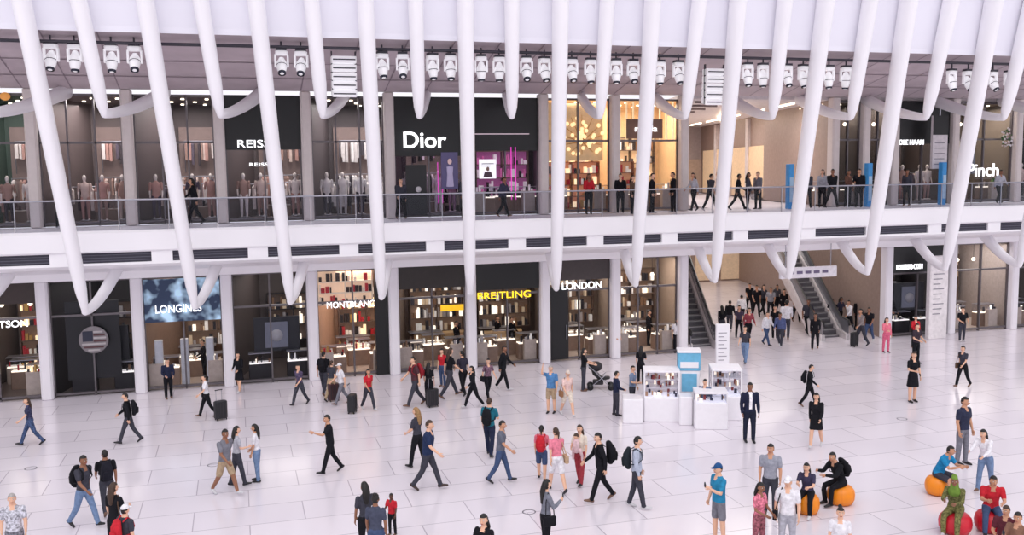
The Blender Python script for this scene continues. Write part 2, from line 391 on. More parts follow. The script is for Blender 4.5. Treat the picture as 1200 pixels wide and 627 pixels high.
nt.links.new(tc.outputs['Object'],no.inputs['Vector']); nt.links.new(no.outputs['Fac'],rp.inputs['Fac']); nt.links.new(rp.outputs['Color'],b.inputs['Base Color']); nt.links.new(rp.outputs['Color'],b.inputs['Emission Color']); b.inputs['Emission Strength'].default_value=.7
mb.box(c[4]+.25,c[5]-.25,-.02,.06,q.z,ZL-.1,scrn); mb.obj('advert_screen',parent=a)
text('LONGINES',209,362,54,TW,a,y=-.1,hpx=9)
mb=MB()
for k in range(3): mb.rbox(c[4]+.5+k*.95,c[4]+.8+k*.95,.4,.7,.1,1.9,M((205,208,214),.4),.03)
mb.obj('display_plinths',parent=a)
a=store('boutique_store',c[5],c[6],0,ZL,BWALL,DFL,'watch',jewel,70)
a=store('pen_store',c[6],c[7],0,ZL,M((176,142,120),.6),WFL,'jewel',gold,150,WARM)
mb=MB(); shelves(mb,c[6]+.3,c[6]+2.5,.5,2.95,4.35,3,[M((220,205,190),.5,emi=.3),M((180,44,54),.5,emi=.2),M((60,50,50),.5)],M((240,225,205),.5,emi=.2),E((220,190,164),.6),.7,0)
mb.box(c[7]-.75,c[7]-.22,-.02,.3,0,4.4,BLK); mb.obj('window_shelving',parent=a); text('MONTBLANC',411,357,56,TW,a,y=-.05,hpx=7)
a=store('watch_store',c[7],c[8],0,ZL,M((96,80,72),.6),M((170,152,138),.35),'jewel',jewel,90,WARM,header=M((44,38,36),.5),hh=.95)
mb=MB(); mb.sb(c[7]+.6,c[7]+2.9,3.2,3.9,.03,1.0,M((196,164,124),.5)); mb.sb(c[7]+1.9,c[7]+3.0,2.0,2.1,2.2,2.45,E((230,180,40),1.1)); mb.obj('service_counter',parent=a)
a=store('watch_store',c[8],c[9],0,ZL,M((96,80,72),.6),M((170,152,138),.35),'jewel',jewel,90,WARM,header=BLK,hh=1.15)
mb=MB(); mb.sb(c[8]+.6,c[8]+2.4,2.6,3.3,.03,1.0,M((196,164,124),.5)); mb.obj('service_counter',parent=a)
text('BREITLING',591,346,62,E((245,205,40),1.3),a,y=-.05,hpx=8)
a=store('jewelry_store',c[9],c[10],0,ZL,M((140,124,112),.6),WFL,'jewel',jewel,130,WARM,header=M((64,56,56),.5),hh=.9); text('LONDON',682,335,46,TW,a,y=-.05,hpx=8)
mb=MB(); mb.box(c[9]+.3,c[9]+1.1,.0,.06,.1,3.3,BLK); mb.tube([(c[9]+1.0,-.04,1.0),(c[9]+1.0,-.04,1.6)],[.02,.02],STEEL,6); mb.obj('door_1',parent=a)
a=store('jewelry_store',c[10],c[11],0,ZL,M((156,138,124),.6),WFL,'jewel',jewel,150,WARM,mull=2)
a=store('jewelry_store',c[12],c[13],0,ZL,DK,DFL,'watch',jewel,60,header=BLK,hh=1.3); text('ROBERTO COIN',1066,313,30,TW,a,y=-.05,hpx=6)
a=store('jewelry_store',c[13],c[14],0,ZL,M((164,152,146),.6),WFL,'jewel',jewel,170,NEUT)
a=store('boutique_store',c[14],c[15],0,ZL,BWALL,DFL,'jewel',jewel,60); a=store('boutique_store',c[15],c[16],0,ZL,BWALL,DFL,'jewel',jewel,60)
p=on_y(1098,345,-.9)
mb=MB(); mb.rbox(p.x-.52,p.x+.52,-1.05,-.75,0,4.0,M((236,230,232),.4),.04)
for i in range(9): mb.box(p.x-.36,p.x+.05+.1*(i%3),-1.07,-1.05,1.2+.24*i,1.24+.24*i,M((140,135,145),.5))
mb.obj('directory_sign')
# ---------------- upper stores
u=UCOLS; ZU=11.35
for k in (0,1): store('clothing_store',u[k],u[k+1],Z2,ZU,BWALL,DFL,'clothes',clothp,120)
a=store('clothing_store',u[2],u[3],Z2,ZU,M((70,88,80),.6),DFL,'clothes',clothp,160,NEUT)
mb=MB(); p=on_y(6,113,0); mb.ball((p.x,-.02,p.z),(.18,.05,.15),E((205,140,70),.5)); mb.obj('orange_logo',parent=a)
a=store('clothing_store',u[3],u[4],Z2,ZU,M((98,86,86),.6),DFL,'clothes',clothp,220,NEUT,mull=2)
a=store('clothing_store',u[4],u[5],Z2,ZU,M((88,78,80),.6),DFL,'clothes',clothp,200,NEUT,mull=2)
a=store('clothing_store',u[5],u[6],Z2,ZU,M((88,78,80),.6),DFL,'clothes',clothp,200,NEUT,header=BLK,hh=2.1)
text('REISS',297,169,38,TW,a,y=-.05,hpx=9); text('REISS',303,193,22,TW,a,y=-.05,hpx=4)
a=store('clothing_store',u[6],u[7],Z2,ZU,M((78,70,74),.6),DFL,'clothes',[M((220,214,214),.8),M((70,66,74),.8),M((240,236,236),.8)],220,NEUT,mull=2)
PINK=E((205,60,170),1.2); PG=E((150,80,130),.5)
a=store('fashion_store',u[7],u[8],Z2,ZU,M((50,36,48),.5),DFL,'clothes',[M((235,225,232),.7),M((40,36,42),.7),M((190,150,176),.7)],120,(1,.78,.92),header=BLK,hh=2.4)
text('Dior',497,165,50,E((255,255,255),1.8),a,y=-.08,hpx=19,off=.012)
mb=MB()
p=on_y(461,205,.0); mb.box(p.x-.015,p.x+.015,-.05,.0,7.2,9.3,PINK)
for px in (513,518): 
    p=on_y(px,205,.4); mb.box(p.x-.012,p.x+.012,.35,.4,7.0,8.7,PINK)
p=on_y(525,190,.3); mb.box(p.x-.35,p.x+.35,.0,.1,7.6,9.1,E((72,66,100),.5)); mb.tube([(p.x,-.03,7.7),(p.x,-.03,8.2),(p.x,-.03,8.5)],[(.16,.02),(.12,.02),(.14,.02)],E((150,140,170),.5),10,ref=(1,0,0)); mb.ball((p.x,-.03,8.72),(.09,.02,.12),E((190,160,160),.5))
p=on_y(490,212,0); mb.box(p.x-.5,p.x+.35,.0,.08,Z2+.1,8.6,M((20,19,24),.3)); mb.tube([(p.x,-.02,7.6),(p.x,-.03,7.6)],[.12,.12],M((220,216,222),.4),14,ends=False)
mb.obj('window_screen',parent=a)
a=store('fashion_store',u[8],u[9],Z2,ZU,M((50,36,48),.5),DFL,'jewel',[M((235,225,232),.7,emi=.2),M((40,36,42),.7),M((210,110,170),.7,emi=.2)],120,(1,.78,.92),header=BLK,hh=2.2,lit=PG)  # pale and pink goods get the added glow too
mb=MB(); p=on_y(571,198,0); mb.box(p.x-.36,p.x+.36,-.08,-.02,p.z-.4,p.z+.4,E((230,228,236),.8))
mb.box(p.x-.26,p.x+.26,-.1,-.08,p.z+.2,p.z+.23,BLK); mb.box(p.x-.26,p.x+.1,-.1,-.08,p.z+.11,p.z+.14,BLK)
mb.tube([(p.x,-.09,p.z-.33),(p.x,-.09,p.z-.12)],[(.2,.012),(.14,.012)],M((90,70,84),.5),10,ref=(1,0,0)); mb.ball((p.x,-.09,p.z-.0),(.07,.012,.09),M((150,120,110),.5))
for px in (599,604): 
    p=on_y(px,205,.0); mb.box(p.x-.012,p.x+.012,-.05,.0,7.1,9.3,PINK)
p=on_y(585,157,0); mb.box(p.x-1.3,p.x+1.3,-.04,0,p.z-.015,p.z+.015,E((200,180,190),.8))
mb.obj('window_poster',parent=a)
GW=M((216,184,140),.5,emi=.22)  # wall colour emits a little, added to brighten and warm the interior
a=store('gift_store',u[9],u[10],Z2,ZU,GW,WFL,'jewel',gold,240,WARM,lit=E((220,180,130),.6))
mb=MB(); random.seed(3)
p=on_y(682,158,.5)
for i in range(46):
    t=random.uniform(0,6.28); r=random.uniform(.05,1.1); mb.ball((p.x+math.cos(t)*r,.45,p.z+math.sin(t)*r*.85),(.09,.04,.09),E((244,215,160),1.3),8,5)
for i in range(12):
    t=i*math.pi/6; mb.tube([(p.x,.5,p.z-.3),(p.x+math.cos(t)*1.0,.5,p.z+math.sin(t)*.85)],[.025,.012],M((200,150,80),.3,.6),6)
mb.box(u[9]+.3,u[10]-.3,.6,.64,8.7,11.2,M((206,172,128),.5,emi=.4))
shelves(mb,u[9]+.35,u[10]-.35,.9,Z2+.2,Z2+2.2,4,gold,M((150,100,76),.5),E((190,124,90),.5),.85,0)
mb.obj('golden_tree_display',parent=a)
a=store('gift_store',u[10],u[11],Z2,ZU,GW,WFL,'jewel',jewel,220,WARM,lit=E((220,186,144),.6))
mb=MB(); p=on_y(755,151,0); mb.box(p.x-.85,p.x+.85,-.06,.0,p.z-.42,p.z+.42,M((120,88,72),.5))
for i in range(9): mb.box(u[10]+.4+i*.32,u[10]+.46+i*.32,.4,.46,9.6,11.25,M((235,215,175),.5,emi=.7))
shelves(mb,u[10]+.35,u[10]+1.3,.9,Z2+.2,Z2+2.2,4,gold,M((150,100,76),.5),E((190,136,100),.5),.85,0)
mb.obj('sign_board',parent=a); text('moda',757,151,26,TW,a,y=-.09,hpx=7)
for i,(k0,k1) in enumerate(((12,13),(13,14))):
    store('boutique_store',u[k0],u[k1],Z2,ZU,BWALL,DFL,'jewel',jewel,100,WARM)
x0,x1=u[14],u[15]
a=store('shoe_store',x0,x1,Z2,ZU,BWALL,DFL,'clothes',clothp,150,WARM,header=BLK,hh=2.0); text('COLE HAAN',1066,167,33,TW,a,y=-.06,hpx=6)
mb=MB(); p=on_y(1100,168,-.7); mb.box(p.x-.42,p.x+.42,-.8,-.65,p.z-1.2,p.z+1.3,M((215,208,212),.5)); mb.box(p.x-.42,p.x+.42,-.82,-.8,p.z+.4,p.z+1.3,BLK)
for i in range(5): mb.box(p.x-.3,p.x+.25,-.82,-.8,p.z-1.0+.25*i,p.z-.96+.25*i,M((130,125,135),.5))
mb.box(p.x-.03,p.x+.03,-.75,-.7,p.z+1.3,11.5,STEEL)
mb.obj('hanging_sign')
a=store('flower_store',u[15],u[16],Z2,ZU,M((116,104,94),.6),DFL,'jewel',[M((60,110,60),.7),M((220,210,200),.6),M((120,150,90),.7)],210,WARM)
text('Pinch',1152,200,36,TW,a,y=-.05,hpx=15)
mb=MB(); p=on_y(1133,187,0)
mb.box(p.x-.45,p.x+.45,-.04,.0,p.z-.7,p.z+.6,M((100,104,116),.5)); mb.ball((p.x,-.05,p.z+.15),(.12,.03,.17),M((205,165,140),.6)); mb.tube([(p.x,-.05,p.z-.65),(p.x,-.05,p.z-.1)],[(.28,.02),(.2,.02)],M((30,34,50),.6),ref=(1,0,0))
random.seed(5)
for i in range(50):
    q=on_y(random.uniform(1174,1187),random.uniform(150,172),-.1); mb.ball(q,random.uniform(.03,.07),random.choice([M((70,100,66),.7),M((225,220,225),.7),M((215,200,205),.7)]),6,4)
mb.obj('window_poster',parent=a)
store('boutique_store',u[16],u[17],Z2,ZU,DK,DFL,'clothes',clothp,80); store('boutique_store',u[17],u[18],Z2,ZU,DK,DFL,'clothes',clothp,80)
# ---------------- passages
def passage():
    s0,s1=c[11]+.2,c[12]-.2; e0=(s0+.3,s0+1.7); e1=(s1-3.2,s1-1.8)
    us1=u[12]
    PW=M((206,196,196),.6); PD=M((150,130,122),.5); PC=M((222,215,217),.6)
    mb=MB()
    mb.sb(s0-.2,s0,.3,26,0,Z2-.6,PD); mb.sb(s1,s1+.2,.3,26,0,Z2-.6,PD); mb.sb(s0,s1,24,24.2,0,Z2-.6,M((160,140,130),.5))
    for k in range(5):
        mb.sb(s0+.6+k*2.1,s0+2.3+k*2.1,23.9,24,.1,3,M((190,164,138),.5,emi=.5)); 
    mb.obj('wall_lower_passage')
    mb=MB()
    for x,y in [(s0,e0[0]),(e0[1],e1[0]),(e1[1],s1)]: mb.sb(x,y,2.0,12,Z2-.5,Z2-.02,PC)
    mb.sb(s0-.2,s1+.2,.3,2.0,Z2-.5,Z2-.02,PC); mb.sb(s0-.2,s1+.2,12,26,Z2-.5,Z2-.02,PC)
    o=mb.obj('floor_upper_passage')
    for dd in (3,8,14,20): lamp((s0+s1)/2+SH*dd,dd,5.8,7,1.0,190,NEUT,o)
    mb=MB()
    mb.sb(s0-.2,s0,.3,26,Z2,11.4,PW); mb.sb(us1-.1,us1+.1,.3,10,Z2,11.4,PD)
    mb.sb(s0,s1+10,26,26.2,Z2,11.4,M((186,174,174),.6)); mb.sb(s0-.2,us1+12,.3,26,11.4,11.6,PC)
    for k in range(4):
        mb.sb(us1+.2,us1+.3,10.5+k*3.7,13.9+k*3.7,Z2+.1,9.6,M((200,172,140),.5,emi=.45)); mb.sb(us1+.1,us1+.3,10+k*3.7,10.5+k*3.7,Z2,11.3,PW)
    mb.sb(us1+.3,us1+.4,10,26,Z2,11.4,PD)
    for k in range(4): mb.sb(s0+.5+k*2.0,s0+2.2+k*2.0,25.8,25.95,Z2+.1,9.0,M((160,136,120),.5,emi=.3))
    ob=mb.obj('wall_upper_passage')
    mb=MB()
    EL=E((255,235,205),5)
    mb.tube([(s0+3.5+SH*2,2,11.3),(s0+4.0+SH*7,7,11.3),(s0+5.4+SH*13,13,11.3),(s0+8+SH*20,20,11.3)],[.06]*4,EL,6)
    for k in range(5): mb.sb(us1-1.4,us1-1.3,2+k*4.5,5+k*4.5,11.33,11.38,EL)
    for k in range(10):
        d=1.5+k*2.3; mb.sb(s0+.8,s0+2.6,d,d+.12,11.3,11.4,M((120,105,105),.5))
    mb.obj('ceiling_light_strips',parent=ob)
    for dd in (4,12,20): lamp((s0+us1)/2+SH*dd,dd,11.2,5,1.5,260,NEUT,ob)
    for (a,b_) in (e0,e1):
        mb=MB(); n=30; run=11.2; d0=1.0
        for i in range(n):
            d=d0+run*i/n; z=Z2*i/n
            mb.sb(a+.12,b_-.12,d,d+run/n+.02,max(0,z-.5),z+.12,M((112,110,116),.4,.5)); mb.sb(a+.12,b_-.12,d-.005,d+.015,z+.08,z+.12,M((160,158,160),.5))
        for x in (a,b_):
            def pt(d,z): return Vector((x+SH*d,d,z))
            G_=[pt(d0-.8,0),pt(d0-.8,.9),pt(d0+.2,.95),pt(d0+run,Z2+.95),pt(d0+run,Z2-.3),pt(d0+.2,0)]
            mb.loft([[p_+Vector((-.02,0,0)) for p_ in G_],[p_+Vector((.02,0,0)) for p_ in G_]],M((120,120,128),.15,.3),False)
            S=[pt(d0-.8,0),pt(d0-.8,.3),pt(d0+.2,.35),pt(d0+run,Z2+.3),pt(d0+run,Z2-.6),pt(d0+.6,-.0)]
            mb.loft([[p_+Vector((-.14,0,0)) for p_ in S],[p_+Vector((.1,0,0)) for p_ in S]],M((214,208,210),.35,.2),False)
            mb.tube([pt(d0-.9,.75),pt(d0-.8,.95),pt(d0+.2,1.0),pt(d0+run,Z2+1.0),pt(d0+run+.8,Z2+1.0)],[.05]*5,BLK,8)
        mb.obj('escalator')
passage()
p=on_y(947,319,-.6); mb=MB(); mb.rbox(p.x-1.5,p.x+1.5,-.68,-.52,p.z-.25,p.z+.25,M((236,232,238),.4),.03)
for i in range(5): mb.box(p.x-1.1+.45*i,p.x-.8+.45*i,-.7,-.68,p.z-.05,p.z+.08,M((110,100,130),.5))
for q in (-1.2,1.2): mb.tube([(p.x+q,-.6,p.z+.2),(p.x+q,-.6,4.85)],[.02,.02],STEEL,6)
mb.obj('hanging_sign')
for px,py in ((926,222),(1018,222),(1105,216)):
    q=on_y(px,py,-1.2); mb=MB(); mb.rbox(q.x-.13,q.x+.13,-1.3,-1.0,Z2,Z2+2.0,M((50,130,190),.4,emi=.2),.03); mb.box(q.x-.09,q.x+.09,-1.32,-1.3,Z2+.3,Z2+1.4,M((170,200,225),.4)); mb.obj('blue_kiosk_totem')
# ------------------------------------------------------------------ retail kiosk
KW=M((240,237,242),.35,var=.02); KB=M((110,180,215),.4)
ctr=on_z(800,494); rz=-PSI
kp=[E((255,240,220),1.0),M((190,150,120),.4),M((60,60,80),.4),M((230,230,235),.4),M((150,60,60),.4)]
mb=MB()
def kcase(x0,x1,y0,y1,h0,h1):
    mb.rbox(x0,x1,y0,y1,0,h0,KW,.04); mb.box(x0+.05,x1-.05,y0+.05,y1-.05,h0,h0+.03,E((235,235,245),.5))
    for X in (x0+.03,x1-.03):
        for Y in (y0+.03,y1-.03): mb.box(X-.02,X+.02,Y-.02,Y+.02,h0,h1,KW)
    mb.box(x0+.03,x1-.03,y0+.03,y0+.04,h0,h1,GLASS); mb.box(x0+.03,x1-.03,y1-.04,y1-.03,h0,h1,GLASS)
    mb.box(x0+.03,x0+.04,y0+.03,y1-.03,h0,h1,GLASS); mb.box(x1-.04,x1-.03,y0+.03,y1-.03,h0,h1,GLASS)
    mb.rbox(x0,x1,y0,y1,h1,h1+.06,KW,.02)
    nr=max(1,int((h1-h0)/.25))
    for r in range(nr):
        z=h0+.03+r*(h1-h0)/nr
        if r: mb.box(x0+.05,x1-.05,y0+.1,y1-.1,z-.01,z+.005,KW)
        for i in range(int((x1-x0)*13)):
            X=random.uniform(x0+.1,x1-.1); Y=random.uniform(y0+.12,y1-.12); q=random.uniform(.02,.045)
            mb.box(X-q,X+q,Y-q,Y+q,z,z+random.uniform(.06,.18),random.choice(kp))
mb.rbox(-1.97,-1.3,-.35,.5,0,.8,KW,.04)
kcase(-1.28,-.1,-.1,.75,.8,1.65)
kcase(.3,1.35,-.95,-.15,.85,1.15)
kcase(.95,1.95,.2,1.2,.8,1.65)
mb.rbox(-.15,.28,-.5,.1,0,.95,KW,.04)
mb.rbox(-.1,.6,.5,1.1,0,1.6,KW,.03); mb.rbox(-.12,.62,.48,1.12,1.6,2.2,KB,.03); mb.box(-.05,.55,.465,.48,1.7,1.9,KW); mb.rbox(-.14,.64,.46,1.14,2.2,2.27,KW,.02)
mb.box(0,.5,.48,.5,.9,1.5,KB)
mb.obj('retail_kiosk',loc=ctr,rot=(0,0,rz-.1))
mb=MB(); mb.rbox(-.26,.26,-.08,.08,.1,2.4,KW,.03); mb.rbox(-.35,.35,-.2,.2,0,.1,STEEL,.03)
for i in range(8): mb.box(-.18,.05+.1*(i%2),-.09,-.08,1.0+.15*i,1.03+.15*i,M((150,145,155),.5))
mb.obj('sign_pylon',loc=on_z(846,452),rot=(0,0,-.25))
# ------------------------------------------------------------------ ball seats, luggage, stroller
def ballseat(px,py,col,r=.29):
    g=on_z(px,py); mb=MB(); mt=M(col,.4,var=.05)
    rings=[]
    for q,zz in ((.45,0),(.8,.03),(.97,.14),(1,.25),(.94,.36),(.75,.44),(.4,.475),(.1,.48)):
        rings.append([Vector((math.cos(t)*r*q,math.sin(t)*r*q,zz)) for t in [i*math.pi/12 for i in range(24)]])
    mb.loft(rings,mt)
    for k in range(6):
        t=k*math.pi/3
        mb.tube([(math.cos(t)*r*q*1.0,math.sin(t)*r*q*1.0,zz) for q,zz in ((.8,.03),(.97,.14),(1,.25),(.94,.36),(.75,.44),(.3,.478))],[.004]*6,M(tuple(int(x*.92) for x in col),.5),5)
    mb.obj('ball_seat',loc=g); return g
OR=(240,140,20); RD=(205,28,48)
B1=ballseat(946,601,OR); B2=ballseat(985,590,OR,.34); B3=ballseat(1098,579,OR,.3); B4=ballseat(1119,624,RD,.36); B5=ballseat(1160,622,RD,.34)
def suitcase(px,py,rot=0,col=(24,24,30)):
    mb=MB(); mt=M(col,.45)
    mb.rbox(-.21,.21,-.13,.13,.06,.66,mt,.05)
    for x in (-.16,.16):
        for y in (-.09,.09): mb.tube([(x-.01,y,.035),(x+.01,y,.035)],[.035,.035],BLK,8,ends=False)
    for x in (-.1,.1): mb.tube([(x,.1,.64),(x,.1,1.02)],[.01,.01],STEEL,6)
    mb.tube([(-.12,.1,1.02),(.12,.1,1.02)],[.018,.018],BLK,6)
    for k in range(4): mb.box(-.15+.09*k,-.12+.09*k,-.14,-.13,.12,.6,DK)
    mb.obj('suitcase',loc=on_z(px,py),rot=(0,0,rot))
suitcase(259,492,.4); suitcase(507,477,.2); suitcase(413,484,1.2); suitcase(391,470,.3,(60,30,34)); suitcase(1001,406,.5)
mb=MB()
for s_ in (-.22,.22):
    mb.tube([(s_,-.35,.12),(s_,.25,.75),(s_,.55,1.0)],[.015]*3,STEEL,6); mb.tube([(s_,.4,.12),(s_,-.2,.6)],[.015]*2,STEEL,6)
    for y in (-.38,.4):
        rr=[[Vector((s_+e,y+math.cos(t)*.12,.12+math.sin(t)*.12)) for t in [i*math.pi/8 for i in range(16)]] for e in (-.02,.02)]
        mb.loft(rr,BLK)
mb.tube([(-.22,.55,1.0),(.22,.55,1.0)],[.02,.02],BLK,6)
mb.tube([(0,-.3,.45),(0,0,.42),(0,.25,.62),(0,.35,.85)],[(.19,.06),(.21,.09),(.21,.08),(.2,.05)],BLK,10,ref=(1,0,0))
mb.ball((0,.2,.88),(.23,.28,.2),DK); mb.rbox(-.17,.17,-.1,.3,.2,.36,DK,.04)
mb.obj('baby_stroller',loc=on_z(704,456),rot=(0,0,math.radians(70)))
# ------------------------------------------------------------------ PEOPLE
SK=[(226,178,150),(198,146,116),(142,96,72),(92,60,46)]
HR={'k':(22,18,18),'b':(62,42,30),'l':(150,115,75),'g':(165,160,158),'r':(96,52,34)}
def CM(rgb): return M(rgb,.85,var=.16,scale=14,spec=.2)
D2R=math.radians
def sdir(a): return Vector((0,math.sin(a),-math.cos(a)))
QUEUE=[]
def person(px,foot,top,face,pose,tc_,bc,**o):
    z0=o.get('z',0.0)
    if 'at' in o: g=Vector(o['at']); 
    elif z0>0: g=on_y(px,foot,o.get('y',-1.4)); g.z=z0
    elif foot is None:
        lo,hi=top+30,top+200
        for _ in range(30):
            mid=(lo+hi)/2; g=on_z(px,mid)
            if proj(g+Vector((0,0,o.get('h',1.7))))[1]>top: hi=mid
            else: lo=mid
    else: g=on_z(px,foot)
    if 'h' in o: h=o['h']
    else:
        lo,hi=.9,2.2
        for _ in range(25):
            mid=(lo+hi)/2
            if proj(g+Vector((0,0,mid)))[1]>top: lo=mid
            else: hi=mid
        h=min(1.92,max(1.5 if not o.get('kid') else .95,mid))
    fa=D2R(face); dv=-fh*math.cos(fa)+right0*math.sin(fa); rz=math.atan2(-dv.x,dv.y)
    QUEUE.append((g,rz,h,pose,tc_,bc,o))
def build_body(h,pose,tc_,bc,o):
    fem=o.get('f',0); ph=o.get('ph',random.random()<.5)
    skin=M(SK[o.get('sk',0)],.55,var=.04); top=CM(tc_); bot=CM(bc); shoe=M(o.get('shoe',random.choice(((30,28,32),(30,28,32),(200,198,202),(110,80,64)))),.6)
    if o.get('pat'): top=M(tc_,.85,var=.6,scale=22,spec=.2); bot=M(bc,.85,var=.6,scale=22,spec=.2)
    hair=M(HR[o.get('hr','k')],.6,var=.25,scale=25)
    body=MB()
    lean=D2R(o.get('lean',{'walk':4,'sit':14}.get(pose,1)))
    def T(p):
        x,y,z=p; q=z-.92
        return Vector((x,y*math.cos(lean)+q*math.sin(lean),.92+q*math.cos(lean)-y*math.sin(lean)))
    wide=o.get('wide',1.0)
    if fem: R=[(.83,.11,.09,0),(.92,.17,.12,-.01),(1.0,.155,.112,0),(1.08,.13,.095,0),(1.18,.14,.105,.01),(1.28,.152,.122,.015),(1.38,.155,.098,.0),(1.44,.12,.075,0),(1.49,.06,.055,0),(1.56,.048,.052,.01)]
    else: R=[(.83,.12,.1,0),(.92,.168,.122,0),(1.0,.165,.12,0),(1.1,.155,.115,0),(1.2,.168,.122,.005),(1.3,.182,.128,.01),(1.39,.185,.108,0),(1.45,.14,.082,0),(1.5,.068,.062,0),(1.57,.056,.058,.01)]
    rings=[]
    for z,a,b_,yo in R:
        k=wide if z<1.42 else 1
        rings.append([T((a*k*math.cos(t),yo+b_*k*math.sin(t),z)) for t in [2*math.pi*j/16 for j in range(16)]])
    body.loft(rings,top)
    segs=[]
    if pose=='walk':
        A=o.get('stride',random.uniform(.75,1.1)); legs=[(24*A,5,12),(-17*A,20,-32)]
    elif pose=='sit': legs=[(78,86,0),(82,80,0)]
    elif pose=='step': legs=[(14,4,6),(-9,8,-12)]
    else: legs=[(3,4,0),(-3,2,0)]
    if ph: legs=legs[::-1]
    legl=o.get('leg','pants'); fat=.012 if legl=='pants' else .004
    zmin=9
    for s_,(a,b_,ft) in zip((-1,1),legs):
        a,b_,ft=D2R(a),D2R(b_),D2R(ft); spread=.05 if pose!='sit' else .16
        hip=Vector((s_*.09,0,.9)); kn=hip+sdir(a)*.42+Vector((s_*spread*.4,0,0)); an=kn+sdir(a-b_)*.40
        body.tube([hip,hip.lerp(kn,.35),kn.lerp(hip,.08),kn.lerp(an,.3),kn.lerp(an,.7),an],[.088+fat,.082+fat,.058+fat,.056+fat,.044+fat*1.4,.036+fat*1.6],bot,12)
        Rf=Matrix.Rotation(ft,3,'X'); Fp=[an+Rf@Vector(v) for v in ((0,-.045,-.035),(0,.03,-.03),(0,.11,-.043),(0,.175,-.05))]
        body.tube(Fp,[(.036,.042),(.042,.048),(.045,.034),(.036,.026)],shoe,10,ref=(1,0,0))
        zmin=min(zmin,min((p_.z-r) for p_,r in zip(Fp,(.042,.048,.034,.026))))
        if legl=='shorts':
            m_=hip.lerp(kn,.8); segs+= [(hip,m_,.09,.075,bot),(m_,kn,.066,.058,skin),(kn,an,.055,.036,skin)]
            body.tube([hip,m_],[.098,.088],bot,12)
        elif legl=='bare' : segs+=[(hip,hip.lerp(kn,.3),.09,.085,bot),(hip.lerp(kn,.3),kn,.085,.058,skin),(kn,an,.055,.036,skin)]
        else: segs+=[(hip,kn,.1,.07,bot),(kn,an,.068,.05,bot)]
        segs.append((Fp[0],Fp[3],.04,.03,shoe))
    hem=None
    if o.get('skirt'):
        hem=o['skirt']; rr=[]
        for z,k in ((1.05,.8),(.95,1.0),(.8,1.12),(hem,1.3)):
            rr.append([Vector((.165*k*math.cos(t),.135*k*math.sin(t),z)) for t in [2*math.pi*j/16 for j in range(16)]])
        body.loft(rr,bot)
    if 'arms' in o: arms=o['arms']
    elif pose=='walk': arms=((-20,8,18,.05),(22,8,28,.1)) if not ph else ((22,8,28,.1),(-20,8,18,.05))
    elif pose=='sit': arms=((32,8,60,.35),(35,8,65,.4))
    elif pose=='phone': arms=((4,9,14,.05),(22,8,100,.45))
    else: arms=random.choice((((4,9,12,.05),(-2,10,16,.08)),((4,9,12,.05),(14,12,75,.45)),((10,10,50,.3),(8,10,60,.4))))
    if pose=='phone' and 'arms' not in o and ph: arms=arms[::-1]
    sl=o.get('sl','short'); hands=[]
    sx=.165 if fem else .19
    for s_,(sw,ab,el,inw) in zip((-1,1),arms):
        sh=T((s_*sx,0,1.405)); a=D2R(sw)+lean*.3; ab=D2R(ab)
        ud=Vector((s_*math.sin(ab),math.sin(a)*math.cos(ab),-math.cos(a)*math.cos(ab)))
        eb=sh+ud*.28; fd=Vector((s_*.06-s_*inw,math.sin(a+D2R(el)),-math.cos(a+D2R(el)))).normalized(); wr=eb+fd*.25
        k=.88 if fem else 1.0; g_=.012 if sl=='long' else 0
        body.tube([sh,sh.lerp(eb,.4),eb,eb.lerp(wr,.35),wr],[.06*k+g_,.052*k+g_,.041*k+g_,.04*k+g_,.027*k+g_*.8],skin,10)
        if sl=='short':
            m_=sh.lerp(eb,.62); body.tube([sh,m_],[.068*k,.062*k],top,10); segs+=[(sh,m_,.07,.066,top),(m_,eb,.05,.042,skin),(eb,wr,.042,.028,skin)]
        elif sl=='long': segs+=[(sh,eb,.07,.055,top),(eb,wr,.052,.038,top)]
        else: segs+=[(sh,eb,.055,.042,skin),(eb,wr,.042,.028,skin)]
        hands.append((wr,fd,s_))
    segs.append((T((0,.0,1.51)),T((0,.01,1.6)),.055,.05,skin))
    return dict(body=body,segs=segs,R=R,T=T,lean=lean,skin=skin,top=top,bot=bot,shoe=shoe,hair=hair,hands=hands,zmin=zmin,hem=hem,wide=wide,fem=fem)
